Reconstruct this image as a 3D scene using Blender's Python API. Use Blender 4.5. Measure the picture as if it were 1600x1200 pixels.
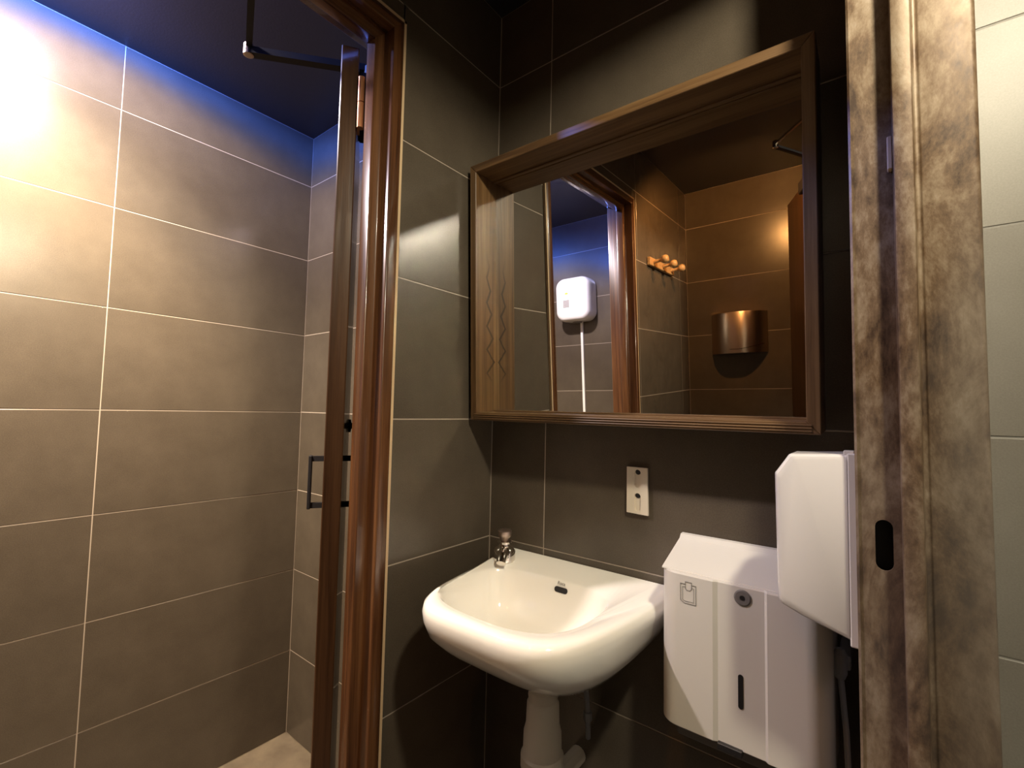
import bpy, bmesh, math, random
from mathutils import Vector, Matrix
from math import sin, cos, pi, radians as rad

random.seed(4)
S = bpy.context.scene
COL = S.collection
for o in list(bpy.data.objects):
    bpy.data.objects.remove(o)

# ------------------------------------------------------------------ camera
EYE = Vector((0, 0, 1.2226))
F_PX, YAW, PIT, ROLL = 731.57, 0.6630, 0.0570, 0.0211
fw = Vector((-sin(YAW) * cos(PIT), cos(YAW) * cos(PIT), sin(PIT)))
rt = Vector((cos(YAW), sin(YAW), 0))
up = rt.cross(fw)
r2 = cos(ROLL) * rt + sin(ROLL) * up
u2 = -sin(ROLL) * rt + cos(ROLL) * up
cam = bpy.data.objects.new('camera', bpy.data.cameras.new('camera'))
COL.objects.link(cam)
cam.matrix_world = Matrix(((r2.x, u2.x, -fw.x, EYE.x), (r2.y, u2.y, -fw.y, EYE.y), (r2.z, u2.z, -fw.z, EYE.z), (0, 0, 0, 1)))
cam.data.sensor_fit = 'HORIZONTAL'
cam.data.sensor_width = 36
cam.data.lens = F_PX * 36 / 1600
cam.data.clip_start = 0.01
S.camera = cam

# ------------------------------------------------------------------ world, light, exposure
w = bpy.data.worlds.new('world'); S.world = w; w.use_nodes = True
w.node_tree.nodes['Background'].inputs[0].default_value = (0.01, 0.012, 0.02, 1)
S.view_settings.view_transform = 'Standard'
S.view_settings.look = 'None'
S.view_settings.gamma = 1
S.view_settings.use_curve_mapping = False
S.view_settings.exposure = 0.0
try:
    S.cycles.use_denoising = True
    S.cycles.max_bounces = 10
    S.cycles.diffuse_bounces = 5
    S.cycles.glossy_bounces = 5
    S.cycles.sample_clamp_indirect = 60
    S.cycles.blur_glossy = 0.1
    S.cycles.use_guiding = False
    S.cycles.use_surface_guiding = True
    S.cycles.guiding_training_samples = 64
except Exception:
    pass


def lamp(name, kind, loc, power, col, radius, aim=None, size=None, blend=None):
    l = bpy.data.lights.new(name, kind)
    l.energy = power; l.color = col; l.shadow_soft_size = radius
    if size: l.spot_size = size
    if blend is not None: l.spot_blend = blend
    o = bpy.data.objects.new(name, l); COL.objects.link(o); o.location = loc
    if aim is not None:
        o.rotation_euler = (Vector(aim) - Vector(loc)).to_track_quat('-Z', 'Y').to_euler()
    return o


# cubicle bulb, lobby tungsten bulb, cloakroom dichroic downlight
lamp('cubicle_lamp', 'POINT', (0.31, 0.215, 2.14), 60, (1.0, 0.89, 0.66), 0.045)
lamp('lobby_lamp', 'SPOT', (-0.36, -0.14, 2.16), 20, (1.0, 0.45, 0.13), 0.010, aim=(-0.50, -1.0, 1.0), size=rad(165), blend=0.45)
L1 = lamp('washroom_lamp', 'POINT', (-1.37, 0.08, 2.27), 440, (1, 1, 1), 0.03, aim=(-1.63, 0.13, 1.2))
# the dichroic reflector throws warm white forward and spills blue sideways
L1.data.use_nodes = True
nt = L1.data.node_tree; N = nt.nodes; LK = nt.links
em = N['Emission']
tc = N.new('ShaderNodeTexCoord'); sx = N.new('ShaderNodeSeparateXYZ'); LK.new(tc.outputs['Normal'], sx.inputs[0])
ma = N.new('ShaderNodeMath'); ma.operation = 'MULTIPLY'; ma.inputs[1].default_value = -1.0; LK.new(sx.outputs['Z'], ma.inputs[0])
rc = N.new('ShaderNodeValToRGB'); LK.new(ma.outputs[0], rc.inputs[0])
e = rc.color_ramp.elements
e[0].position = 0.0; e[0].color = (0.003, 0.008, 0.05, 1)
e[1].position = 1.0; e[1].color = (1.0, 0.80, 0.58, 1)
for pos, c in ((0.10, (0.010, 0.026, 0.15, 1)), (0.19, (0.028, 0.075, 0.40, 1)), (0.26, (0.065, 0.085, 0.22, 1)), (0.35, (0.17, 0.150, 0.18, 1)), (0.50, (0.22, 0.19, 0.20, 1)), (0.64, (0.24, 0.20, 0.18, 1)), (0.78, (0.50, 0.42, 0.34, 1)), (0.90, (0.88, 0.71, 0.52, 1))):
    n = e.new(pos); n.color = c
LK.new(rc.outputs[0], em.inputs['Color'])

# ------------------------------------------------------------------ materials
def mat(name, col, rough=0.5, metal=0.0, spec=0.5, coat=0.0):
    m = bpy.data.materials.new(name); m.use_nodes = True
    b = m.node_tree.nodes['Principled BSDF']
    b.inputs['Base Color'].default_value = (*col, 1)
    b.inputs['Roughness'].default_value = rough
    b.inputs['Metallic'].default_value = metal
    b.inputs['Specular IOR Level'].default_value = spec
    b.inputs['Coat Weight'].default_value = coat
    return m


class NB:
    def __init__(s, m): s.m = m; s.t = m.node_tree; s.b = s.t.nodes['Principled BSDF']
    def n(s, typ, **k):
        x = s.t.nodes.new(typ)
        for a, v in k.items(): setattr(x, a, v)
        return x
    def l(s, a, b): s.t.links.new(a, b)
    def math(s, op, a, b=None, clamp=False):
        x = s.n('ShaderNodeMath', operation=op, use_clamp=clamp)
        for i, v in enumerate((a, b)):
            if v is None: continue
            if isinstance(v, (int, float)): x.inputs[i].default_value = v
            else: s.l(v, x.inputs[i])
        return x.outputs[0]
    def coord(s, scale=(1, 1, 1), which='Object'):
        t = s.n('ShaderNodeTexCoord'); mp = s.n('ShaderNodeMapping'); mp.inputs['Scale'].default_value = scale
        s.l(t.outputs[which], mp.inputs[0]); return mp.outputs[0]
    def noise(s, vec, scale, detail=4, rough=0.55, dist=0):
        x = s.n('ShaderNodeTexNoise'); x.inputs['Scale'].default_value = scale; x.inputs['Detail'].default_value = detail
        x.inputs['Roughness'].default_value = rough; x.inputs['Distortion'].default_value = dist
        if vec is not None: s.l(vec, x.inputs['Vector'])
        return x.outputs[0]
    def ramp(s, fac, stops):
        x = s.n('ShaderNodeValToRGB'); s.l(fac, x.inputs[0]); el = x.color_ramp.elements
        el[0].position, el[0].color = stops[0][0], (*stops[0][1], 1)
        el[1].position, el[1].color = stops[-1][0], (*stops[-1][1], 1)
        for p, c in stops[1:-1]:
            q = el.new(p); q.color = (*c, 1)
        return x.outputs[0]
    def mix(s, fac, a, b, mode='MIX'):
        x = s.n('ShaderNodeMix', data_type='RGBA', blend_type=mode)
        for i, v in ((0, fac), (6, a), (7, b)):
            if isinstance(v, (int, float)): x.inputs[i].default_value = v
            elif isinstance(v, tuple): x.inputs[i].default_value = (*v, 1)
            else: s.l(v, x.inputs[i])
        return x.outputs[2]
    def bump(s, h, strength=0.2, dist=0.002):
        x = s.n('ShaderNodeBump'); x.inputs['Strength'].default_value = strength; x.inputs['Distance'].default_value = dist
        s.l(h, x.inputs['Height']); s.l(x.outputs[0], s.b.inputs['Normal'])


def tile_mat(name, c0, c1, rough):
    m = mat(name, c0, rough); q = NB(m)
    v = q.coord(which='Object')
    big = q.noise(v, 9, 5, 0.6); fine = q.noise(v, 420, 3, 0.6)
    f = q.math('ADD', q.math('MULTIPLY', big, 0.45), q.math('MULTIPLY', fine, 0.55))
    col = q.ramp(f, [(0.36, c0), (0.64, c1)])
    inf = q.n('ShaderNodeObjectInfo')
    k = q.math('ADD', q.math('MULTIPLY', inf.outputs['Random'], 0.16), 0.92)
    cm = q.n('ShaderNodeCombineColor')
    for i in range(3): q.l(k, cm.inputs[i])
    q.l(q.mix(1.0, col, cm.outputs[0], 'MULTIPLY'), q.b.inputs['Base Color'])
    q.bump(fine, 0.05, 0.001)
    return m


def wood_mat(name, cs, axis=2, rough=0.35, scale=1.0, zigzag=False, coat=0.0):
    m = mat(name, cs[1], rough, coat=coat); q = NB(m)
    sc = [46 * scale] * 3; sc[axis] = 1.6 * scale
    v = q.coord(tuple(sc))
    g = q.noise(v, 1.0, 6, 0.62, 0.6)
    sc2 = [190 * scale] * 3; sc2[axis] = 6 * scale
    p = q.noise(q.coord(tuple(sc2)), 1.0, 3, 0.6)
    f = q.math('ADD', q.math('MULTIPLY', g, 0.75), q.math('MULTIPLY', p, 0.25))
    col = q.ramp(f, [(0.33, cs[0]), (0.5, cs[1]), (0.66, cs[2])])
    if zigzag:      # pointed dark figure in the flat-sawn face, tallest low on the board
        t = q.n('ShaderNodeTexCoord'); sp = q.n('ShaderNodeSeparateXYZ'); q.l(t.outputs['Object'], sp.inputs[0])
        z = sp.outputs['Z']; y = sp.outputs['Y']
        wob = q.math('MULTIPLY', q.noise(q.coord((12, 12, 12)), 1.0, 3), 0.016)
        tri = q.math('PINGPONG', q.math('ADD', z, wob), 0.030)
        amp = q.math('MULTIPLY', q.math('SUBTRACT', 0.50, z), 2.6, True)
        u = q.math('ADD', q.math('MULTIPLY', tri, amp), 0.040)
        d = q.math('ABSOLUTE', q.math('SUBTRACT', y, u))
        line = q.math('SUBTRACT', 1.0, q.math('MULTIPLY', d, 190), True)
        msk = q.math('MULTIPLY', line, q.math('MULTIPLY', q.math('SUBTRACT', 0.42, z), 9, True), True)
        msk = q.math('MULTIPLY', msk, q.math('MULTIPLY', q.math('SUBTRACT', z, 0.09), 30, True), True)
        col = q.mix(q.math('MULTIPLY', msk, 1.6, True), col, (0.03, 0.014, 0.006))
    q.l(col, q.b.inputs['Base Color'])
    q.bump(f, 0.25, 0.002)
    return m


def worn_mat(name):
    m = mat(name, (0.3, 0.22, 0.15), 0.4, 0.2); q = NB(m)
    v = q.coord((1, 1, 0.45))
    a = q.noise(v, 11, 8, 0.74, 0.6); b = q.noise(v, 55, 6, 0.75); c = q.noise(q.coord((1, 1, 0.3)), 3.2, 3, 0.5)
    f = q.math('ADD', q.math('MULTIPLY', a, 0.65), q.math('MULTIPLY', b, 0.35))
    col = q.ramp(f, [(0.39, (0.045, 0.022, 0.010)), (0.47, (0.135, 0.082, 0.043)), (0.545, (0.235, 0.172, 0.112)), (0.62, (0.32, 0.26, 0.195))])
    col = q.mix(q.ramp(c, [(0.45, (0, 0, 0)), (0.62, (0.6, 0.6, 0.6))]), col, (0.23, 0.215, 0.20))
    q.l(col, q.b.inputs['Base Color'])
    q.l(q.ramp(b, [(0.3, (0.40,) * 3), (0.7, (0.60,) * 3)]), q.b.inputs['Roughness'])
    q.bump(b, 0.12, 0.001)
    return m


M = {}
M['tile'] = tile_mat('charcoal_porcelain', (0.070, 0.056, 0.041), (0.100, 0.081, 0.060), 0.262)
M['tile_light'] = tile_mat('pale_grey_porcelain', (0.178, 0.164, 0.140), (0.222, 0.208, 0.182), 0.45)
M['grout'] = mat('grout', (0.37, 0.31, 0.25), 0.9)
M['grout_light'] = mat('grout_light', (0.25, 0.24, 0.22), 0.9)
M['ceiling'] = mat('black_paint', (0.038, 0.037, 0.042), 0.45)
q = NB(M['ceiling']); q.bump(q.noise(q.coord(), 160, 3), 0.15, 0.002)
M['floor'] = mat('beige_floor', (0.34, 0.27, 0.18), 0.55)
q = NB(M['floor']); q.l(q.ramp(q.noise(q.coord(), 14, 5), [(0.35, (0.075, 0.058, 0.04)), (0.65, (0.12, 0.095, 0.065))]), q.b.inputs['Base Color'])
M['floor_dark'] = mat('slate_floor', (0.035, 0.032, 0.03), 0.5)
DARKW = ((0.030, 0.011, 0.005), (0.085, 0.034, 0.013), (0.15, 0.068, 0.027))
MIDW = ((0.048, 0.023, 0.009), (0.130, 0.070, 0.028), (0.21, 0.125, 0.056))
M['frame_v'] = wood_mat('varnished_walnut_upright', DARKW, 2, 0.26, coat=0.4)
M['frame_h'] = wood_mat('varnished_walnut_header', DARKW, 1, 0.26, coat=0.4)
M['leaf'] = wood_mat('varnished_walnut_leaf', ((0.030, 0.012, 0.005), (0.066, 0.030, 0.013), (0.105, 0.052, 0.023)), 2, 0.3, coat=0.25)
M['board_x'] = wood_mat('stained_pine_across', MIDW, 0, 0.42)
M['board_z'] = wood_mat('stained_pine_upright', MIDW, 2, 0.40, zigzag=True)
M['board_zr'] = wood_mat('stained_pine_upright_plain', MIDW, 2, 0.42)
M['beech'] = wood_mat('pale_beech', ((0.42, 0.22, 0.08), (0.55, 0.31, 0.12), (0.62, 0.38, 0.17)), 1, 0.4)
M['bronze'] = worn_mat('worn_bronze_paint')
M['caulk'] = mat('caulk', (0.55, 0.40, 0.24), 0.7)
M['ceramic'] = mat('white_ceramic', (0.93, 0.915, 0.865), 0.09, coat=0.3)
M['white'] = mat('white_plastic', (0.66, 0.635, 0.60), 0.24)
M['white2'] = mat('white_plastic_gloss', (0.67, 0.645, 0.615), 0.17, coat=0.2)
M['whitem'] = mat('white_enamel', (0.88, 0.87, 0.85), 0.25)
M['cream'] = mat('cream_plastic', (0.74, 0.66, 0.54), 0.45)
M['dark'] = mat('dark_plastic', (0.012, 0.011, 0.012), 0.5)
M['black'] = mat('black_metal', (0.012, 0.011, 0.013), 0.6, spec=0.2)
M['greyp'] = mat('grey_plastic', (0.17, 0.16, 0.155), 0.4)
M['print'] = mat('grey_print', (0.20, 0.19, 0.18), 0.6)
M['printl'] = mat('pale_print', (0.42, 0.40, 0.37), 0.6)
M['chrome'] = mat('chrome', (0.78, 0.74, 0.69), 0.07, 1.0)
M['chrome_dull'] = mat('worn_chrome', (0.42, 0.33, 0.28), 0.32, 0.9)
M['steel'] = mat('brushed_steel', (0.62, 0.50, 0.42), 0.3, 1.0)
q = NB(M['steel']); q.bump(q.noise(q.coord((500, 500, 6)), 1.0, 2), 0.06, 0.001)
M['copper'] = mat('copper_hinge', (0.55, 0.25, 0.12), 0.3, 0.85)
M['mirror'] = mat('mirror_silver', (0.86, 0.86, 0.85), 0.0, 1.0)
M['pvc'] = mat('white_pvc', (0.70, 0.66, 0.58), 0.35)
M['hose'] = mat('grey_hose', (0.25, 0.26, 0.28), 0.4)
M['yellow'] = mat('yellow_print', (0.62, 0.55, 0.05), 0.5)

# ------------------------------------------------------------------ mesh helpers
def link(name, bm, m=None, parent=None, smooth=False, loc=None):
    bm.normal_update()
    me = bpy.data.meshes.new(name); bm.to_mesh(me); bm.free()
    o = bpy.data.objects.new(name, me); COL.objects.link(o)
    if m: me.materials.append(m)
    if smooth:
        for p in me.polygons: p.use_smooth = True
    if parent: o.parent = parent
    if loc is not None: o.location = loc
    return o


def auto(o, ang=35):
    me = o.data
    for p in me.polygons: p.use_smooth = True
    b = bmesh.new(); b.from_mesh(me)
    for ed in b.edges:
        if len(ed.link_faces) == 2 and ed.calc_face_angle(0) > rad(ang): ed.smooth = False
    b.to_mesh(me); b.free()
    return o


def empty(name, loc=(0, 0, 0)):
    o = bpy.data.objects.new(name, None); COL.objects.link(o); o.location = loc; o.empty_display_size = 0.05
    return o


def tag(o, label, cat, group=None, kind=None):
    o['label'] = label
    o['category'] = cat
    if group: o['group'] = group
    if kind: o['kind'] = kind
    return o


def box(bm, a, b, bev=0.0, seg=1):
    r = bmesh.ops.create_cube(bm, size=1)
    a = Vector(a); b = Vector(b)
    for v in r['verts']:
        v.co = Vector(((a.x + b.x) / 2 + v.co.x * (b.x - a.x), (a.y + b.y) / 2 + v.co.y * (b.y - a.y), (a.z + b.z) / 2 + v.co.z * (b.z - a.z)))
    if bev:
        es = list({e for v in r['verts'] for e in v.link_edges})
        bmesh.ops.bevel(bm, geom=es, offset=bev, segments=seg, affect='EDGES', profile=0.5)
    return r


def boxo(name, a, b, m, parent=None, bev=0.0, seg=1, org=None):
    bm = bmesh.new(); box(bm, a, b, bev, seg)
    if org is None: return link(name, bm, m, parent)
    bmesh.ops.translate(bm, verts=bm.verts, vec=-Vector(org))
    return link(name, bm, m, parent, loc=org)


def loft(bm, rings, cap0=True, cap1=True, closed=True):
    R = [[bm.verts.new(p) for p in r] for r in rings]
    n = len(R[0])
    for a, b in zip(R[:-1], R[1:]):
        for i in range(n if closed else n - 1):
            j = (i + 1) % n
            bm.faces.new((a[i], a[j], b[j], b[i]))
    if cap0: bm.faces.new(R[0][::-1])
    if cap1: bm.faces.new(R[-1])
    bmesh.ops.recalc_face_normals(bm, faces=bm.faces)
    return R


def prism(bm, poly, z0, z1, axis='z'):
    def P(p, t):
        return {'z': (p[0], p[1], t), 'y': (p[0], t, p[1]), 'x': (t, p[0], p[1])}[axis]
    return loft(bm, [[P(p, z0) for p in poly], [P(p, z1) for p in poly]])


def lathe(bm, prof, c=(0, 0, 0), ax=(0, 0, 1), n=32):
    ax = Vector(ax).normalized(); t = Vector((1, 0, 0)) if abs(ax.x) < 0.8 else Vector((0, 1, 0))
    u = ax.cross(t).normalized(); v = ax.cross(u); c = Vector(c)
    rings = [[c + ax * h + (u * cos(2 * pi * i / n) + v * sin(2 * pi * i / n)) * max(r, 1e-4) for i in range(n)] for r, h in prof]
    loft(bm, rings)


def tube(bm, pts, r, n=10):
    pts = [Vector(p) for p in pts]
    rings = []; u = None
    for i, p in enumerate(pts):
        d = (pts[min(i + 1, len(pts) - 1)] - pts[max(i - 1, 0)]).normalized()
        if u is None:
            u = d.orthogonal().normalized()
        u = (u - d * u.dot(d)).normalized(); v = d.cross(u)
        rr = r[i] if isinstance(r, (list, tuple)) else r
        rings.append([p + (u * cos(2 * pi * k / n) + v * sin(2 * pi * k / n)) * rr for k in range(n)])
    loft(bm, rings)


def plate(bm, outline, holes, t0, t1, axis='y'):
    """flat plate (outline minus holes) between depths t0 and t1"""
    def P(p, t): return {'z': (p[0], p[1], t), 'y': (p[0], t, p[1]), 'x': (t, p[0], p[1])}[axis]
    loops = []
    for poly in [outline] + holes:
        vs = [bm.verts.new(P(p, t0)) for p in poly]
        loops.append([bm.edges.new((vs[i], vs[(i + 1) % len(vs)])) for i in range(len(vs))])
    es = [e for l in loops for e in l]
    r = bmesh.ops.triangle_fill(bm, use_beauty=True, use_dissolve=False, edges=es)
    fs = [g for g in r['geom'] if isinstance(g, bmesh.types.BMFace)]
    ex = bmesh.ops.extrude_face_region(bm, geom=fs)
    d = {'x': Vector((t1 - t0, 0, 0)), 'y': Vector((0, t1 - t0, 0)), 'z': Vector((0, 0, t1 - t0))}[axis]
    bmesh.ops.translate(bm, verts=[g for g in ex['geom'] if isinstance(g, bmesh.types.BMVert)], vec=d)
    bmesh.ops.recalc_face_normals(bm, faces=bm.faces)


def stadium(cx, cz, wd, ht, n=8):
    r = wd / 2; pts = []
    for i in range(n + 1):
        a = pi * i / n; pts.append((cx + r * cos(a), cz + ht / 2 - r + r * sin(a)))
    for i in range(n + 1):
        a = pi + pi * i / n; pts.append((cx + r * cos(a), cz - ht / 2 + r + r * sin(a)))
    return pts


def rrect(x0, x1, y0, y1, r, n=5):
    pts = []
    for cx, cy, a0 in ((x1 - r, y1 - r, 0), (x0 + r, y1 - r, 90), (x0 + r, y0 + r, 180), (x1 - r, y0 + r, 270)):
        for i in range(n + 1):
            a = rad(a0 + 90 * i / n); pts.append((cx + r * cos(a), cy + r * sin(a)))
    return pts


# ------------------------------------------------------------------ room shell
XA, XC, XC2, YD, YN, H = -1.774, -0.795, -0.895, 0.938, -0.884, 2.30
XR = 0.95
GAP, REC, TH = 0.0028, 0.0008, 0.008
DW = (-0.110, 0.612, 2.056)      # wooden door frame: outer y0, y1, top
tile_cache = {}


def tile_mesh(wd, ht, m):
    k = (round(wd, 3), round(ht, 3), m.name)
    if k not in tile_cache:
        bm = bmesh.new(); b = 0.0007
        x, z = wd / 2, ht / 2
        def ring(i, y): return [(-x + i, y, -z + i), (x - i, y, -z + i), (x - i, y, z - i), (-x + i, y, z - i)]
        loft(bm, [ring(0, -TH), ring(0, -b * 0.7), ring(b, 0)], cap0=False)
        me = bpy.data.meshes.new('tile'); bm.to_mesh(me); bm.free(); me.materials.append(m)
        tile_cache[k] = me
    return tile_cache[k]


def tiles(parent, P0, u, nrm, rects, ulines, m):
    """tiles of 300 mm courses on the plane through P0 spanned by u and z, facing nrm"""
    u = Vector(u); nrm = Vector(nrm); P0 = Vector(P0)
    rot = Matrix((u, nrm, Vector((0, 0, 1)))).transposed()
    if rot.determinant() < 0:
        rot = Matrix((-u, nrm, Vector((0, 0, 1)))).transposed()
    for (a0, a1, z0, z1) in rects:
        us = [a0] + [x for x in sorted(ulines) if a0 + 0.01 < x < a1 - 0.01] + [a1]
        zs = [z0] + [0.3 * k for k in range(9) if z0 + 0.01 < 0.3 * k < z1 - 0.01] + [z1]
        for i in range(len(us) - 1):
            for k in range(len(zs) - 1):
                wd, ht = us[i + 1] - us[i] - GAP, zs[k + 1] - zs[k] - GAP
                o = bpy.data.objects.new('tile', tile_mesh(wd, ht, m)); COL.objects.link(o)
                c = P0 + u * ((us[i] + us[i + 1]) / 2) + Vector((0, 0, (zs[k] + zs[k + 1]) / 2))
                jit = Matrix.Rotation(random.uniform(-1, 1) * 0.0012, 3, 'X') @ Matrix.Rotation(random.uniform(-1, 1) * 0.0012, 3, 'Z')
                o.matrix_world = Matrix.Translation(c) @ (rot @ jit).to_4x4()
                o.parent = parent


def struct(name, boxes, m, label, cat):
    bm = bmesh.new()
    for a, b in boxes: box(bm, a, b)
    return tag(link(name, bm, m), label, cat, kind='structure')


struct('floor', [((XA - 0.1, YN - 0.1, -0.06), (XC - 0.05, YD + 0.1, 0))], M['floor'], 'plain beige floor seen low at the left corner', 'floor')
struct('floor_lobby', [((XC - 0.05, YN - 0.1, -0.06), (XR + 0.1, YD + 0.1, 0))], M['floor_dark'], 'dark floor of the lobby, out of sight below the sink', 'floor')
struct('ceiling', [((XA - 0.1, YN - 0.1, H), (XR + 0.1, YD + 0.1, H + 0.06))], M['ceiling'], 'flat black painted ceiling above the tiled walls', 'ceiling')

wl = struct('wall_left', [((XA - 0.1, YN - 0.1, 0), (XA - REC, YD + 0.1, H))], M['grout'], 'brightly lit long tiled wall at the far left', 'wall')
tiles(wl, (XA, 0, 0), (0, 1, 0), (1, 0, 0), [(YN, YD, 0, H)], [YD - 0.6 * k for k in range(1, 4)], M['tile'])
wf = struct('wall_far', [((XA, YD + REC, 0), (0.05, YD + 0.1, H))], M['grout'], 'dark tiled wall behind the sink and the mirror', 'wall')
tiles(wf, (0, YD, 0), (1, 0, 0), (0, -1, 0), [(XA, XC2 - 0.002, 0, H)], [XA + 0.6], M['tile'])
tiles(wf, (0, YD, 0), (1, 0, 0), (0, -1, 0), [(XC, 0.05, 0, H)], [-0.628, -0.028], M['tile'])
wr = struct('wall_right', [((0.05, YD + REC, 0), (XR + 0.1, YD + 0.1, H))], M['grout_light'], 'pale tiled cubicle wall at the right edge beside the metal frame', 'wall')
tiles(wr, (0, YD, 0), (1, 0, 0), (0, -1, 0), [(0.05, XR, 0, H)], [0.572], M['tile_light'])
wn = struct('wall_near', [((XA, YN - 0.1, 0), (XR + 0.1, YN - REC, H))], M['grout'], 'tiled wall behind the viewer, seen in the mirror', 'wall')
tiles(wn, (0, YN, 0), (1, 0, 0), (0, 1, 0), [(XA, XC2, 0, H)], [XA + 0.05, -1.124], M['tile'])
tiles(wn, (0, YN, 0), (1, 0, 0), (0, 1, 0), [(XC, 0, 0, H)], [-0.195], M['tile'])
tiles(wn, (0, YN, 0), (1, 0, 0), (0, 1, 0), [(0.1, XR, 0, H)], [0.5], M['tile_light'])
we = struct('wall_side', [((XR + REC, YN, 0), (XR + 0.1, YD, H))], M['grout_light'], 'pale tiled end wall of the cubicle beyond the right edge', 'wall')
tiles(we, (XR, 0, 0), (0, 1, 0), (-1, 0, 0), [(YN, YD, 0, H)], [-0.262, 0.338], M['tile_light'])
# partition with the wooden doorway
wp = struct('wall_partition', [((XC2, DW[1] - 0.004, 0), (XC - REC, YD, H)), ((XC2, YN, 0), (XC - REC, DW[0] + 0.004, H)), ((XC2, DW[0] - 0.01, DW[2] - 0.004), (XC - REC, DW[1] + 0.01, H))],
            M['grout'], 'short dark tiled wall between wooden door frame and mirror corner', 'wall')
tiles(wp, (XC, 0, 0), (0, 1, 0), (1, 0, 0), [(DW[1], YD, 0, 2.1), (YN, DW[0], 0, 2.1), (YN, YD, 2.1, H)], [-0.75, -0.15, 0.45], M['tile'])
tiles(wp, (XC, 0, 0), (0, 1, 0), (1, 0, 0), [(DW[0], DW[1], DW[2], 2.1)], [], M['tile'])
tiles(wp, (XC2, 0, 0), (0, 1, 0), (-1, 0, 0), [(DW[1], YD, 0, H), (YN, DW[0], 0, H), (DW[0], DW[1], DW[2], H)], [-0.75, -0.15, 0.45], M['tile'])
# cubicle partition (nib against the far wall, near length, lintel)
MX0, MX1 = -0.0227, 0.0935
MY0, MY1, MT = -0.13, 0.70, 2.10
struct('wall_cubicle', [((MX0 + 0.004, MY1 + 0.03, 0), (MX1 - 0.004, YD - 0.002, H)), ((MX0 + 0.004, YN, 0), (MX1 - 0.004, MY0 - 0.03, H)), ((MX0 + 0.004, MY0 - 0.03, MT + 0.03), (MX1 - 0.004, MY1 + 0.03, H))],
       M['tile'], 'thin partition holding the worn metal door frame', 'wall')


# ------------------------------------------------------------------ wooden door frame
def u_frame(name, prof, outer, mats, label, cat):
    """prof: (x, inset) points swept around a doorway outer = (y0, y1, top)"""
    y0, y1, top = outer
    root = tag(empty(name, (prof[0][0], y1, 0)), label, cat, kind='structure')
    off = Vector(root.location)
    def mk(nm, path, m):
        bm = bmesh.new(); loft(bm, path)
        bmesh.ops.translate(bm, verts=bm.verts, vec=-off)
        return link(nm, bm, m, root)
    a = mk('jamb', [[(x, y1 - o, 0) for x, o in prof], [(x, y1 - o, top - o) for x, o in prof]], mats[0])
    b = mk('jamb', [[(x, y0 + o, 0) for x, o in prof], [(x, y0 + o, top - o) for x, o in prof]], mats[0])
    h = mk('header', [[(x, y0 + o, top - o) for x, o in prof], [(x, y1 - o, top - o) for x, o in prof]], mats[1])
    return root, a, b, h


def soften(prof, r):
    """replace convex corners of a profile by two points"""
    out = []
    n = len(prof)
    for i in range(n):
        p = Vector(prof[i]); a = Vector(prof[i - 1]) - p; b = Vector(prof[(i + 1) % n]) - p
        rr = min(r, a.length * 0.4, b.length * 0.4)
        out += [tuple(p + a.normalized() * rr), tuple(p + a.normalized() * rr * 0.29 + b.normalized() * rr * 0.29), tuple(p + b.normalized() * rr)]
    return out


WP = soften([(-0.785, 0.006), (-0.785, 0.033), (-0.818, 0.033), (-0.818, 0.056), (-0.848, 0.056), (-0.848, 0.018), (-0.905, 0.018), (-0.905, 0.003), (-0.80, 0.003)], 0.003)
fr, ja, jb, hd = u_frame('trim_1', WP, DW, (M['frame_v'], M['frame_h']), 'dark varnished wooden door frame between washroom and lobby', 'door frame')
for o in (ja, jb, hd): auto(o, 50)
bm = bmesh.new()
box(bm, (-0.7935, DW[1] - 0.0065, 0), (-0.786, DW[1] - 0.0005, DW[2]))
box(bm, (-0.7935, DW[0] + 0.0005, 0), (-0.786, DW[0] + 0.0065, DW[2]))
box(bm, (-0.7935, DW[0], DW[2] - 0.0065), (-0.786, DW[1], DW[2]))
bmesh.ops.translate(bm, verts=bm.verts, vec=-Vector(fr.location))
c = link('caulk_bead', bm, M['caulk'], fr); c['label'] = 'cream caulk line along the outer edge'

# ------------------------------------------------------------------ wooden door leaf, open into the washroom
HX, HY = -0.880, 0.538
da = math.atan2(0.559, -0.829)
door = tag(empty('door_1', (HX, HY, 0)), 'dark wooden door swung open into washroom, seen on its edge', 'door', kind='structure')
door.rotation_euler.z = da        # local +x runs along the leaf, local -y faces the far wall
T = 0.018
boxo('leaf', (0, -T, 0.008), (0.615, T, 2.0), M['leaf'], door, 0.002)
for zc in (1.874, 0.25):
    bm = bmesh.new()
    tube(bm, [(-0.006, -0.026, zc - 0.056), (-0.006, -0.026, zc - 0.001)], 0.0075, 12)
    tube(bm, [(-0.006, -0.026, zc + 0.001), (-0.006, -0.026, zc + 0.056)], 0.0075, 12)
    box(bm, (-0.004, -0.0245, zc - 0.052), (0.03, -0.0185, zc + 0.052))
    hg = link('hinge', bm, M['copper'], door); hg['label'] = 'copper coloured hinge'
for s in (1, -1):
    bm = bmesh.new()
    y1 = s * (T + (0.074 if s > 0 else 0.052))
    box(bm, (0.505, min(y1, y1 - s * 0.010), 0.915), (0.527, max(y1, y1 - s * 0.010), 1.075), 0.002)
    for z in (0.925, 1.065):
        box(bm, (0.510, min(s * T, y1 - s * 0.005), z - 0.008), (0.522, max(s * T, y1 - s * 0.005), z + 0.008))
    link('pull_handle', bm, M['black'], door)
bm = bmesh.new()
lathe(bm, [(0.02, 0), (0.02, 0.006), (0.009, 0.008), (0.009, 0.024)], (0.52, -T, 1.165), (0, -1, 0), 16)
box(bm, (0.512, -T - 0.036, 1.150), (0.528, -T - 0.022, 1.180), 0.002)
link('thumb_turn', bm, M['black'], door)
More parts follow.
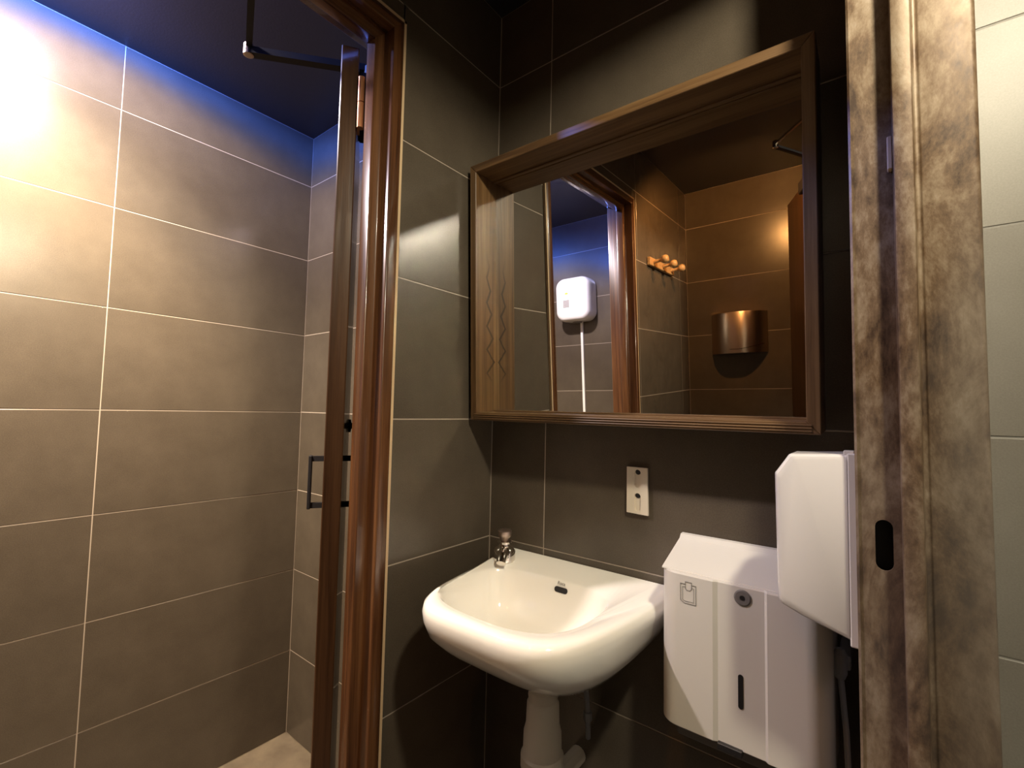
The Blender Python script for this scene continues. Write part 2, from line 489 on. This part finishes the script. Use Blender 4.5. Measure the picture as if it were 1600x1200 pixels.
bm = bmesh.new(); box(bm, (0.045, -T - 0.05, 1.925), (0.25, -T, 1.982), 0.004); lathe(bm, [(0.016, 0), (0.016, 0.04)], (0.09, -T - 0.025, 1.982), (0, 0, 1), 14)
link('closer_body', bm, M['black'], door)
mw = Matrix.Translation((HX, HY, 0)) @ Matrix.Rotation(da, 4, 'Z'); inv = mw.inverted()
el = inv @ Vector((-1.112, 0.426, 2.025)); sh = inv @ Vector((-0.916, 0.350, 2.028)); pi0 = Vector((0.09, -T - 0.025, 2.019))
bm = bmesh.new(); box(bm, (-0.5, -0.011, -0.004), (0.5, 0.011, 0.004))
def bar(bm, a, b, wd, th):
    a = Vector(a); b = Vector(b); d = b - a; L = d.length; d.normalize(); sd = Vector((0, 0, 1)).cross(d).normalized(); uu = d.cross(sd)
    loft(bm, [[p + sd * i * wd / 2 + uu * j * th / 2 for i, j in ((-1, -1), (1, -1), (1, 1), (-1, 1))] for p in (a, b)])
bm.free(); bm = bmesh.new(); bar(bm, pi0, el, 0.020, 0.015); link('closer_arm', bm, M['black'], door)
bm = bmesh.new(); bar(bm, el + Vector((0, 0, 0.010)), sh, 0.013, 0.008); link('closer_arm', bm, M['black'], door)
bm = bmesh.new(); lathe(bm, [(0.008, -0.010), (0.011, -0.009), (0.011, 0.015), (0.006, 0.018)], el, (0, 0, 1), 16)
k = link('closer_joint', bm, M['chrome_dull'], door); k['label'] = 'bright steel elbow joint'

# ------------------------------------------------------------------ worn metal cubicle frame
MP = [(MX0, 0.0), (0.0195, 0.0), (0.0195, 0.016), (0.0375, 0.016), (0.0390, 0.004), (0.0435, 0.0035), (0.0445, 0.0045), (0.090, 0.0030), (MX1, 0.0)]
MPb = [(MX1, -0.032), (MX0, -0.032)]
mroot = tag(empty('trim_2', (MX0, MY1, 0)), 'worn bronze-painted metal door frame at the right with latch hole', 'door frame', kind='structure')
def metal(nm, path, holes=None):
    bm = bmesh.new(); loft(bm, path)
    bmesh.ops.translate(bm, verts=bm.verts, vec=-Vector(mroot.location))
    return link(nm, bm, M['bronze'], mroot)
# far jamb: the plate that carries the latch hole is a piece of its own, the rest is one folded profile
hole = stadium(0.0035, 1.0765, 0.0165, 0.058)
bm = bmesh.new()
plate(bm, [(MX0, 0), (0.0195, 0), (0.0195, MT), (MX0, MT)], [hole], MY1, MY1 + 0.003)
bmesh.ops.translate(bm, verts=bm.verts, vec=-Vector(mroot.location))
link('latch_plate', bm, M['bronze'], mroot)
stop = soften([(0.0195, 0.0), (0.0195, 0.026), (0.0375, 0.026), (0.0395, 0.004), (0.0435, 0.0035), (0.0450, 0.0055), (0.0905, 0.0030), (MX1, 0.0005), (MX1, -0.032), (0.0195, -0.032)], 0.0022)
o = metal('jamb', [[(x, MY1 - d, 0) for x, d in stop], [(x, MY1 - d, MT + 0.03) for x, d in stop]]); auto(o, 40)
lip = [(MX0, 0.0), (MX0 + 0.0025, 0.0015), (MX0 + 0.0025, -0.032), (MX0 - 0.0005, -0.032)]
metal('edge_lip', [[(x, MY1 - d, 0) for x, d in lip], [(x, MY1 - d, MT) for x, d in lip]])
back = [(MX0 + 0.003, -0.026), (0.0195, -0.026), (0.0195, -0.031), (MX0 + 0.003, -0.031)]
bm = bmesh.new(); loft(bm, [[(x, MY1 - d, 0) for x, d in back], [(x, MY1 - d, MT) for x, d in back]])
bmesh.ops.translate(bm, verts=bm.verts, vec=-Vector(mroot.location)); link('latch_box', bm, M['dark'], mroot)
nearp = MP + MPb
metal('jamb', [[(x, MY0 + d, 0) for x, d in nearp], [(x, MY0 + d, MT) for x, d in nearp]])
metal('header', [[(x, MY0, MT - d) for x, d in nearp], [(x, MY1, MT - d) for x, d in nearp]])
bm = bmesh.new(); box(bm, (0.0145, MY1 - 0.010, 1.515), (0.0195, MY1, 1.555), 0.001)
bmesh.ops.translate(bm, verts=bm.verts, vec=-Vector(mroot.location)); k = link('door_bumper', bm, M['caulk'], mroot); k['label'] = 'small pale rubber bumper'

# cubicle door, folded back behind the viewer (its edge shows in the mirror)
d2 = tag(empty('door_2', (-0.045, -0.125, 0)), 'dark brown cubicle door whose edge shows at right in the mirror', 'door', kind='structure')
d2.rotation_euler.z = math.atan2(-0.69, -0.235)
boxo('leaf', (0.005, -0.018, 0.01), (0.690, 0.018, 2.085), M['leaf'], d2, 0.002)
inv2 = (Matrix.Translation(d2.location) @ Matrix.Rotation(d2.rotation_euler.z, 4, 'Z')).inverted()
e2 = inv2 @ Vector((-0.236, 0.020, 2.062))
bm = bmesh.new(); bar(bm, e2, inv2 @ Vector((-0.03, 0.300, 2.062)), 0.008, 0.006)
k = link('closer_arm', bm, M['chrome'], d2); k['label'] = 'shiny steel closer rod'
bm = bmesh.new(); lathe(bm, [(0.007, -0.014), (0.009, -0.012), (0.009, 0.010), (0.005, 0.012)], e2, (0, 0, 1), 14); link('closer_joint', bm, M['chrome'], d2)
bm = bmesh.new(); bar(bm, e2 - Vector((0, 0, 0.008)), inv2 @ Vector((-0.095, -0.27, 2.054)), 0.016, 0.007); link('closer_arm', bm, M['black'], d2)
bm = bmesh.new(); box(bm, (0.10, -0.07, 2.0), (0.30, -0.018, 2.05), 0.004); link('closer_body', bm, M['black'], d2)

# ------------------------------------------------------------------ mirror in a deep wooden box frame
mir = tag(empty('mirror', (-0.7815, 0.840, 1.1980)), 'wall mirror in a deep brown wooden box frame above the sink', 'mirror')
mir.rotation_euler = (0.0455, 0.0035, 0.0115)
th_ = 0.0455
MWD, MHT, MDP, BT = 0.714, 0.622, 0.095, 0.019
rb = Matrix.Rotation(0.0115, 3, 'Z') @ Matrix.Rotation(0.0035, 3, 'Y') @ Matrix.Rotation(0.0455, 3, 'X')
mir.rotation_euler = rb.to_euler()
def board(nm, poly2, y0, y1, m):
    bm = bmesh.new(); prism(bm, poly2, y0, y1, 'y')
    bmesh.ops.bevel(bm, geom=list(bm.edges), offset=0.0012, segments=1, affect='EDGES')
    return link(nm, bm, m, mir)
W_, H_, b_ = MWD, MHT, BT
GL = 0.077
board('bottom_board', [(0, 0), (W_, 0), (W_ - b_, b_), (b_, b_)], 0, MDP, M['board_x'])
board('top_board', [(0, H_), (b_, H_ - b_), (W_ - b_, H_ - b_), (W_, H_)], 0, MDP, M['board_x'])
board('left_board', [(0, 0), (b_, b_), (b_, H_ - b_), (0, H_)], 0, MDP, M['board_z'])
board('right_board', [(W_, 0), (W_, H_), (W_ - b_, H_ - b_), (W_ - b_, b_)], 0, MDP, M['board_zr'])
bm = bmesh.new()
for z in (0.0048, 0.0095, 0.0142):      # reeded front of the bottom rail
    tube(bm, [(0.012, -0.0002, z), (W_ - 0.012, -0.0002, z)], 0.0016, 8)
rd = link('reeding', bm, M['board_x'], mir)
for (x0, z0, x1, z1) in ((b_ - 0.001, b_ - 0.001, W_ - b_ + 0.001, b_ + 0.0035), (b_ - 0.001, H_ - b_ - 0.0035, W_ - b_ + 0.001, H_ - b_ + 0.001)):
    bm = bmesh.new(); box(bm, (x0, GL - 0.012, z0), (x1, GL - 0.0015, z1), 0.001)
    link('inner_bead', bm, M['board_x'], mir)
boxo('mirror_glass', (b_ - 0.002, GL, b_ - 0.002), (W_ - b_ + 0.002, GL + 0.004, H_ - b_ + 0.002), M['mirror'], mir)
boxo('back_panel', (b_ - 0.002, GL + 0.0045, b_ - 0.002), (W_ - b_ + 0.002, MDP - 0.004, H_ - b_ + 0.002), M['board_x'], mir)

# ------------------------------------------------------------------ washbasin
CX, YB = -0.535, YD - 0.001
sink = tag(empty('washbasin', (CX, YB, 0)), 'white ceramic washbasin on the far wall under the mirror', 'sink')
def plan(hw, dep, back_hw, n=64):
    """D-shaped plan: straight back at the wall, full sides, bulging front"""
    pts = []
    for i in range(n + 1):
        t = pi * i / n            # 0 = right, pi/2 = front, pi = left
        ex = 0.44
        cx = abs(cos(t)) ** ex * (1 if cos(t) >= 0 else -1)
        sy = sin(t) ** 0.62
        x = hw * cx; y = -dep * sy
        k = max(0.0, 1 - sy / 0.62)
        x *= 1 + (back_hw / hw - 1) * k ** 1.1
        if x < 0: x *= 0.925
        pts.append((x, y))
    return pts
def ring(hw, dep, bhw, z, dy=0.0, zf=None):
    return [(x, y + dy, z if zf is None else zf(x, y)) for x, y in plan(hw, dep, bhw)]
def rim(x, y, base):      # raised strip along the wall
    t = max(0.0, min(1.0, 1 - (-y) / 0.045)); t = t * t * (3 - 2 * t)
    return base + 0.014 * t
bm = bmesh.new()
out = [ring(0.040, 0.155, 0.035, 0.7365), ring(0.100, 0.205, 0.095, 0.7385), ring(0.143, 0.250, 0.139, 0.748), ring(0.169, 0.288, 0.166, 0.764), ring(0.187, 0.322, 0.186, 0.787),
       ring(0.197, 0.349, 0.199, 0.813), ring(0.2005, 0.360, 0.207, 0.838), ring(0.202, 0.362, 0.2165, 0.855, zf=lambda x, y: rim(x, y, 0.854)),
       ring(0.1995, 0.3595, 0.215, 0.866, zf=lambda x, y: rim(x, y, 0.8655)), ring(0.193, 0.353, 0.209, 0.871, dy=-0.001, zf=lambda x, y: rim(x, y, 0.871)), ring(0.186, 0.346, 0.202, 0.872, dy=-0.006, zf=lambda x, y: rim(x, y, 0.872))]
def bowl(hw, y0, y1, z, n=65):
    pts = []
    for i in range(n):
        t = pi * i / (n - 1)
        pts.append((t, hw, y0, y1, z))
    return pts
# deck and bowl form one skin: the deck ring is bridged to a closed oval
Rv = [[bm.verts.new(p) for p in r] for r in out]
n1 = len(Rv[0])
for a, b in zip(Rv[:-1], Rv[1:]):
    for i in range(n1):
        j = (i + 1) % n1
        bm.faces.new((a[i], a[j], b[j], b[i]))
bm.faces.new(Rv[0][::-1])
def oval(hw, yf, yb, z, n, zf=None):
    pts = []
    nf = n - 1
    for i in range(n):
        if i <= 64:
            t = pi * i / 64
            x = hw * abs(cos(t)) ** 0.72 * (1 if cos(t) >= 0 else -1)
            y = -(yb + (yf - yb) * (0.42 + 0.58 * sin(t) ** 0.8))
        pts.append((x, y, z))
    return pts
# bowl rings use the same vertex count as the deck ring plus a shared back arc
deck = Rv[-1]
back_n = 24
def closed(hw, yf, yb, z, skew=0.0):
    pts = []
    ym = (yf + yb) / 2; hy = (yf - yb) / 2
    for i in range(n1):                 # front half, right to left
        t = pi * i / (n1 - 1)
        x = hw * abs(cos(t)) ** 0.70 * (1 if cos(t) >= 0 else -1)
        y = -(ym - 0.01 + (hy + 0.01) * sin(t) ** 0.72)
        if x > 0: x *= 0.90
        else: x *= 0.955
        pts.append((x + skew, y, z))
    for i in range(1, back_n):          # back half, left to right
        t = pi + pi * i / back_n
        x = hw * abs(cos(t)) ** 0.60 * (1 if cos(t) >= 0 else -1)
        y = -(ym - 0.01 - (hy - 0.01) * abs(sin(t)) ** 0.60)
        if x > 0: x *= 0.90
        else: x *= 0.955
        pts.append((x + skew, y, z))
    return pts
# extend the deck ring by back-edge vertices so counts agree
bx = [bm.verts.new((deck[-1].co.x + (deck[0].co.x - deck[-1].co.x) * i / back_n, deck[-1].co.y, deck[0].co.z)) for i in range(1, back_n)]
deckf = deck + bx
prev = deckf
for hw, yf, yb, z in ((0.170, 0.326, 0.070, 0.8700), (0.165, 0.321, 0.073, 0.8655), (0.160, 0.315, 0.077, 0.855), (0.152, 0.306, 0.083, 0.835), (0.140, 0.293, 0.095, 0.806), (0.118, 0.272, 0.116, 0.778), (0.085, 0.245, 0.142, 0.762), (0.045, 0.215, 0.168, 0.756), (0.018, 0.198, 0.184, 0.754)):
    cur = [bm.verts.new(p) for p in closed(hw, yf, yb, z, -0.008)]
    for i in range(len(cur)):
        j = (i + 1) % len(cur)
        bm.faces.new((prev[i], prev[j], cur[j], cur[i]))
    prev = cur
bm.faces.new(prev)
# close the strip at the wall between the deck ring and the vertices added behind it
bm.faces.new([deck[0]] + bx[::-1] + [deck[-1]] + [r[-1] for r in Rv[-2::-1]] + [r[0] for r in Rv[:-1]]) if False else None
bmesh.ops.recalc_face_normals(bm, faces=bm.faces)
basin = link('basin', bm, M['ceramic'], sink, True); auto(basin, 60)
# overflow slot and the maker's mark stand on the back slope of the bowl
bm = bmesh.new(); prism(bm, [(x, y) for x, y in rrect(-0.0155, 0.0155, -0.0055, 0.0055, 0.005)], -0.002, 0.0012, 'z')
ov = link('overflow_slot', bm, M['dark'], sink); ov['label'] = 'dark overflow slot'
ov.location = (0.0065, -0.0790, 0.8505); ov.rotation_euler = (rad(78), 0, 0)
tcu = bpy.data.curves.new('maker_mark', 'FONT'); tcu.body = 'Roca'; tcu.size = 0.0095; tcu.align_x = 'CENTER'; tcu.extrude = 0.0001; tcu.resolution_u = 3
to = bpy.data.objects.new('tmp', tcu); COL.objects.link(to)
bpy.context.view_layer.update()
me = bpy.data.meshes.new_from_object(to.evaluated_get(bpy.context.evaluated_depsgraph_get())); bpy.data.objects.remove(to)
mk = bpy.data.objects.new('maker_mark', me); COL.objects.link(mk); me.materials.clear(); me.materials.append(M['print'])
mk.parent = sink; mk.location = (0.0055, -0.0768, 0.8600); mk.rotation_euler = (rad(70), 0, 0); mk['label'] = 'small grey maker mark above the overflow'
bm = bmesh.new(); lathe(bm, [(0.026, 0), (0.026, 0.003), (0.019, 0.004), (0.015, 0.001)], (0, -0.191, 0.7545), (0, 0, 1), 24)
link('drain_ring', bm, M['chrome'], sink)

# push tap
TX, TY, TZ = -0.693, 0.872, 0.8722
tap = tag(empty('push_tap', (TX, TY, TZ)), 'small chrome push tap at the back left corner of washbasin', 'tap')
bm = bmesh.new(); lathe(bm, [(0.025, 0), (0.026, 0.003), (0.0255, 0.008), (0.0255, 0.024), (0.021, 0.031), (0.0135, 0.036), (0.0125, 0.040), (0.0165, 0.042), (0.0165, 0.046), (0.012, 0.049)], n=32)
auto(link('body', bm, M['chrome'], tap), 40)
bm = bmesh.new(); tube(bm, [(0.002, -0.004, 0.021), (0.012, -0.020, 0.0215), (0.019, -0.033, 0.018), (0.023, -0.041, 0.009)], [0.0145, 0.0135, 0.012, 0.0105], 18)
auto(link('spout', bm, M['chrome'], tap), 40)
bm = bmesh.new(); lathe(bm, [(0.010, 0.048), (0.0115, 0.054), (0.0155, 0.058), (0.0165, 0.064), (0.0165, 0.070), (0.013, 0.0735), (0.004, 0.075)], n=28)
k = auto(link('push_button', bm, M['chrome_dull'], tap), 40); k['label'] = 'worn brownish push button'

# waste pipe
PX, PY = -0.527, 0.795
wp_ = tag(empty('drain_pipe', (PX, PY, 0)), 'white plastic drain pipe under the washbasin', 'pipe')
bm = bmesh.new(); lathe(bm, [(0.022, 0.737), (0.022, 0.66)], n=28); auto(link('upper_pipe', bm, M['pvc'], wp_), 40)
bm = bmesh.new(); lathe(bm, [(0.024, 0.682), (0.0285, 0.679), (0.0295, 0.670), (0.0285, 0.662), (0.024, 0.660)], n=28); auto(link('collar', bm, M['pvc'], wp_), 40)
bm = bmesh.new(); lathe(bm, [(0.027, 0.661), (0.0315, 0.655), (0.033, 0.615), (0.037, 0.600), (0.038, 0.560)], n=28); auto(link('coupling', bm, M['pvc'], wp_), 40)
bm = bmesh.new(); lathe(bm, [(0.038, 0.562), (0.042, 0.558), (0.042, 0.536), (0.038, 0.532)], n=28); auto(link('collar', bm, M['pvc'], wp_), 40)
bm = bmesh.new(); lathe(bm, [(0.034, 0.535), (0.034, 0.42), (0.028, 0.405), (0.01, 0.402)], n=28); auto(link('trap_bottle', bm, M['pvc'], wp_), 40)
bm = bmesh.new(); tube(bm, [(0, 0.02, 0.48), (0, 0.142, 0.48)], 0.018, 16); link('wall_pipe', bm, M['pvc'], wp_)

hs = tag(empty('water_hose', (-0.60, 0.90, 0.5)), 'thin grey supply hose hanging behind the drain pipe', 'hose')
bm = bmesh.new(); tube(bm, [(0.075, -0.010, 0.235), (0.105, -0.012, 0.19), (0.114, -0.005, 0.14), (0.112, 0.006, 0.09), (0.10, 0.030, 0.03)], 0.0055, 10); link('hose_line', bm, M['hose'], hs)
bm = bmesh.new(); lathe(bm, [(0.009, 0), (0.009, 0.018)], (0.112, 0.004, 0.10), (0, 0.1, -1), 6); link('hose_nut', bm, M['hose'], hs)

# ------------------------------------------------------------------ slotted wall plate
pl = tag(empty('wall_bracket', (-0.394, YD, 1.064)), 'small cream plastic mounting plate with two slots under the mirror', 'bracket')
bm = bmesh.new()
pw, phh = 0.0225, 0.047
plate(bm, [(-pw, -phh), (pw + 0.001, -phh - 0.0015), (pw - 0.001, phh), (-pw, phh)], [stadium(0.001, 0.024, 0.0135, 0.037), stadium(0.001, -0.024, 0.0135, 0.037)], -0.0075, -0.002)
link('plate', bm, M['cream'], pl)
bm = bmesh.new(); box(bm, (-0.0205, -0.0040, -0.0455), (0.0205, 0, 0.0455)); link('slot_floor', bm, M['cream'], pl)
for z in (0.0375, -0.0105):
    bm = bmesh.new(); lathe(bm, [(0.0058, 0), (0.0054, 0.0012), (0.002, 0.0018)], (0.001, -0.0040, z), (0, -1, 0), 14)
    k = link('screw', bm, M['dark'], pl); k['label'] = 'dark screw head'

# ------------------------------------------------------------------ paper towel dispenser
PD = tag(empty('paper_towel_dispenser', (-0.181, YD, 0.704)), 'large white paper towel dispenser on the far wall right of sink', 'dispenser')
x0, x1, yf, yw = -0.305 + 0.181, -0.057 + 0.181, -0.123, -0.004
def pd_plan(k=1.0):
    pts = [(x1, yw)]
    R = 0.032
    for i in range(9):
        a = rad(0 - 90 * i / 8); pts.append((x1 - R + R * cos(a), yf + R + R * sin(a)))
    xs = [(-0.126 + 0.181, 0), (-0.1375 + 0.181, 0), (-0.1415 + 0.181, 0.0035), (-0.209 + 0.181, 0.0035), (-0.216 + 0.181, 0), (-0.228 + 0.181, 0)]
    for x, d in xs: pts.append((x, yf + d))
    for i in range(9):
        a = rad(270 - 90 * i / 8); pts.append((x0 + R + R * cos(a), yf + R + R * sin(a)))
    pts.append((x0, yw))
    return [(x, yw + (y - yw) * k) for x, y in pts]
bm = bmesh.new()
def pring(k, z, flat=False): return [(x, y, z) for x, y in pd_plan(k)]
loft(bm, [pring(0.985, 0.0), pring(1.0, 0.002), pring(1.0, 0.249), pring(0.985, 0.252)], cap1=True)
cov = auto(link('front_cover', bm, M['white'], PD), 14)
bm = bmesh.new()
def hring(k, z):
    pts = [(x1 - 0.003, yw), (x1 - 0.003, yw + (yf + 0.004 - yw) * k), (x0 + 0.003, yw + (yf + 0.004 - yw) * k), (x0 + 0.003, yw)]
    return [(x, y, z) for x, y in pts]
loft(bm, [hring(0.96, 0.251), hring(0.95, 0.2535), hring(0.16, 0.2835), hring(0.10, 0.2905), hring(0.02, 0.291)])
auto(link('sloped_lid', bm, M['white'], PD), 20)
bm = bmesh.new(); box(bm, (x0 + 0.014, yw + 0.001, -0.045), (x1 - 0.014, 0.0, 0.26)); box(bm, (x0 + 0.016, -0.080, -0.040), (x1 - 0.016, -0.004, 0.004), 0.004)
k = link('paper_tray', bm, M['greyp'], PD); k['label'] = 'dark grey tray below the cover'
bm = bmesh.new(); box(bm, (-0.028, yf - 0.0036, -0.006), (0.008, yf + 0.01, 0.004), 0.001); link('outlet_lip', bm, M['dark'], PD)
bm = bmesh.new(); lathe(bm, [(0.0125, 0), (0.0125, 0.0012), (0.0105, 0.0022), (0.0040, 0.0022), (0.0038, 0.0004)], (0.009, yf + 0.0036, 0.2335), (0, -1, 0), 28)
k = link('lock', bm, M['greyp'], PD); k['label'] = 'round grey key lock'
bm = bmesh.new(); lathe(bm, [(0.0032, 0), (0.0032, 0.0009)], (0.009, yf + 0.0016, 0.2335), (0, -1, 0), 14); link('keyhole', bm, M['dark'], PD)
bm = bmesh.new(); prism(bm, stadium(0.0055, 0.090, 0.0075, 0.052), yf + 0.0036, yf + 0.0028, 'y'); k = link('level_window', bm, M['dark'], PD); k['label'] = 'dark slot-shaped level window'
def stroke(bm, pts, wdt, y, close=True):
    pp = [Vector((p[0], 0, p[1])) for p in pts]; n = len(pp)
    for i in range(n if close else n - 1):
        a, b = pp[i], pp[(i + 1) % n]; d = (b - a).normalized(); s = Vector((-d.z, 0, d.x)) * wdt / 2
        a = a - d * wdt * 0.4; b = b + d * wdt * 0.4
        vs = [bm.verts.new(Vector((v.x, y, v.z))) for v in (a + s, b + s, b - s, a - s)]
        f = bm.faces.new(vs)
bm = bmesh.new()
ix, iz = -0.0735, 0.222
wv = 0.0009
stroke(bm, [(ix - 0.0125, iz + 0.013), (ix - 0.0045, iz + 0.013)], wv, yf - 0.0006, False)
stroke(bm, [(ix - 0.0125, iz + 0.013), (ix - 0.0125, iz - 0.014), (ix - 0.006, iz - 0.018), (ix + 0.0125, iz - 0.018), (ix + 0.0125, iz + 0.013), (ix + 0.0055, iz + 0.013)], wv, yf - 0.0006, False)
stroke(bm, [(ix - 0.005, iz + 0.0085), (ix - 0.009, iz + 0.0085), (ix - 0.009, iz - 0.013), (ix - 0.005, iz - 0.0145), (ix + 0.009, iz - 0.0145), (ix + 0.009, iz + 0.0085), (ix + 0.0055, iz + 0.0085)], wv * 0.8, yf - 0.0006, False)
stroke(bm, [(ix - 0.0045, iz + 0.017), (ix - 0.0045, iz + 0.006), (ix - 0.002, iz + 0.0035), (ix + 0.003, iz + 0.0035), (ix + 0.0055, iz + 0.006), (ix + 0.0055, iz + 0.017)], wv, yf - 0.0006, True)
k = link('towel_symbol', bm, M['print'], PD); k['label'] = 'outline symbol of a paper towel'

# ------------------------------------------------------------------ soap dispenser on the nib
SD = tag(empty('soap_dispenser', (MX0, 0.755, 0.945)), 'white soap dispenser overlapping metal frame, above paper dispenser', 'dispenser')
def arc(cx, cz, r, a0, a1, n=6): return [(cx + r * cos(rad(a0 + (a1 - a0) * i / n)), cz + r * sin(rad(a0 + (a1 - a0) * i / n))) for i in range(n + 1)]
prof = [(-0.0085, 0.006), (-0.0085, 0.232)] + [(-0.064, 0.2285)] + arc(-0.068, 0.2225, 0.006, 80, 130, 3) + arc(-0.0825, 0.200, 0.006, 130, 178, 3) + [(-0.0865, 0.06)] + arc(-0.074, 0.040, 0.012, 180, 235, 4) + [(-0.060, 0.0215)]
bm = bmesh.new()
yA, yB_ = -0.038, 0.040
cxp, czp = -0.045, 0.12
def sring(y, ins): return [(x + (ins if x < cxp else 0), y, z + (ins if z < czp else -ins)) for x, z in prof]
loft(bm, [sring(yA, 0.007), sring(yA + 0.0022, 0.0028), sring(yA + 0.006, 0.0006), sring(yA + 0.009, 0), sring(yB_ - 0.009, 0), sring(yB_ - 0.002, 0.0028), sring(yB_, 0.007)])
auto(link('cover', bm, M['white2'], SD), 30)
bm = bmesh.new(); box(bm, (-0.0082, yA - 0.0008, 0.0), (0.0018, yB_ + 0.001, 0.2335), 0.0015); box(bm, (-0.012, yA + 0.006, 0.231), (-0.001, yA + 0.024, 0.2365), 0.0008)
link('back_plate', bm, M['white2'], SD)
bm = bmesh.new(); prism(bm, [(-0.089, 0.047), (-0.070, 0.024), (-0.064, 0.027), (-0.078, 0.050)], yA + 0.028, yB_ - 0.012, 'y')
k = link('push_lever', bm, M['white2'], SD)

# grey valve and hose in the dark gap between dispenser and frame
vh = tag(empty('bottle_hose', (-0.040, 0.86, 0.55)), 'pale grey hose hanging in dark gap beside the metal frame', 'hose')
bm = bmesh.new(); tube(bm, [(-0.010, 0.0, 0.300), (-0.004, 0.0, 0.22), (-0.001, 0.0, 0.12), (0.006, 0.0, 0.0)], 0.004, 10); link('hose_line', bm, M['hose'], vh)
bm = bmesh.new(); lathe(bm, [(0.006, 0), (0.009, 0.008), (0.009, 0.035), (0.005, 0.042)], (-0.010, 0.0, 0.292), (0, 0, 1), 14); box(bm, (-0.012, 0, 0.305), (0.003, 0.076, 0.325), 0.002); link('hose_end', bm, M['hose'], vh)

# ------------------------------------------------------------------ things seen in the mirror
DX, DZ, DY = -1.471, 1.784, YN
hd_ = tag(empty('hand_dryer', (DX, DY, DZ)), 'white rounded electric hand dryer, reflected at left in the mirror', 'hand dryer')
bm = bmesh.new()
def dr(k, y): return [(x, y, z) for x, z in rrect(-0.118 * k, 0.118 * k, -0.138 * k, 0.138 * k, 0.058 * k, 8)]
loft(bm, [dr(0.97, 0.002), dr(1.0, 0.012), dr(1.0, 0.085), dr(0.985, 0.103), dr(0.94, 0.118), dr(0.86, 0.127), dr(0.7, 0.131)])
auto(link('casing', bm, M['whitem'], hd_), 40)
bm = bmesh.new(); loft(bm, [[(0.03 * cos(a), 0.05 + 0.026 * sin(a), -0.146) for a in [2 * pi * i / 20 for i in range(20)]], [(0.034 * cos(a), 0.05 + 0.03 * sin(a), -0.130) for a in [2 * pi * i / 20 for i in range(20)]]])
link('air_nozzle', bm, M['greyp'], hd_)
bm = bmesh.new()
for r_ in range(6):
    box(bm, (-0.055, 0.1305, -0.012 - r_ * 0.0078), (-0.012, 0.1316, -0.0065 - r_ * 0.0078))
k = link('printed_notice', bm, M['print'], hd_); k['label'] = 'grey block of printed lines'
bm = bmesh.new(); prism(bm, [(0.012 * cos(a) - 0.030, 0.006 * sin(a) + 0.036) for a in [2 * pi * i / 16 for i in range(16)]], 0.1306, 0.1314, 'y'); k = link('printed_logo', bm, M['yellow'], hd_); k['label'] = 'small yellow oval mark'
ct = tag(empty('cable_duct', (-1.463, YN, 0.2)), 'thin white cable duct running down below the hand dryer', 'cable duct')
boxo('duct', (-0.008, 0.001, 0.0), (0.008, 0.014, 1.45), M['whitem'], ct, 0.001)

pr = tag(empty('peg_rail', (XC, -0.43, 1.815)), 'pale beech peg rail with round pegs, reflected in mirror centre', 'coat rack')
bm = bmesh.new(); box(bm, (0.001, -0.17, -0.019), (0.018, 0.17, 0.019), 0.004, 2); link('rail', bm, M['beech'], pr)
for y in (0.125, 0.0, -0.125):
    bm = bmesh.new()
    lathe(bm, [(0.008, 0.0), (0.0075, 0.03), (0.0085, 0.038), (0.0155, 0.044), (0.0185, 0.053), (0.0175, 0.062), (0.012, 0.069), (0.003, 0.0715)], (0.016, y, 0.0), (1, 0, 0.12), 18)
    auto(link('peg', bm, M['beech'], pr), 60)

sd = tag(empty('steel_dispenser', (-0.532, YN, 1.39)), 'curved stainless steel paper dispenser, reflected at right in the mirror', 'dispenser')
bm = bmesh.new()
def sp(z, off=0.0):
    pts = []
    for i in range(25):
        t = -1 + 2 * i / 24
        pts.append((0.136 * t, 0.004 + (0.105 - off) * (1 - abs(t) ** 2.6), z(t) if callable(z) else z))
    return pts
loft(bm, [sp(0.0), sp(0.012), sp(0.205), sp(0.213, 0.004)])
auto(link('shell', bm, M['steel'], sd), 40)
bm = bmesh.new()
tube(bm, [(0.136 * t, 0.0055 + 0.105 * (1 - abs(t) ** 2.6), 0.016 + 0.035 * max(0, (t - 0.1)) ** 1.5 + 0.004) for t in [(-0.2 + 1.1 * i / 16) for i in range(17)]], 0.0012, 6)
link('tear_edge', bm, M['dark'], sd)

# latch keeper on the near wooden jamb, a speck in the mirror
kp = tag(boxo('latch_keeper', (-0.012, -0.0, -0.02), (0.004, 0.016, 0.02), M['black'], None, 0.002, 1, (-0.868, -0.0525, 1.178)), 'small black latch keeper on the near wooden door jamb', 'latch')
bpy.context.view_layer.update()
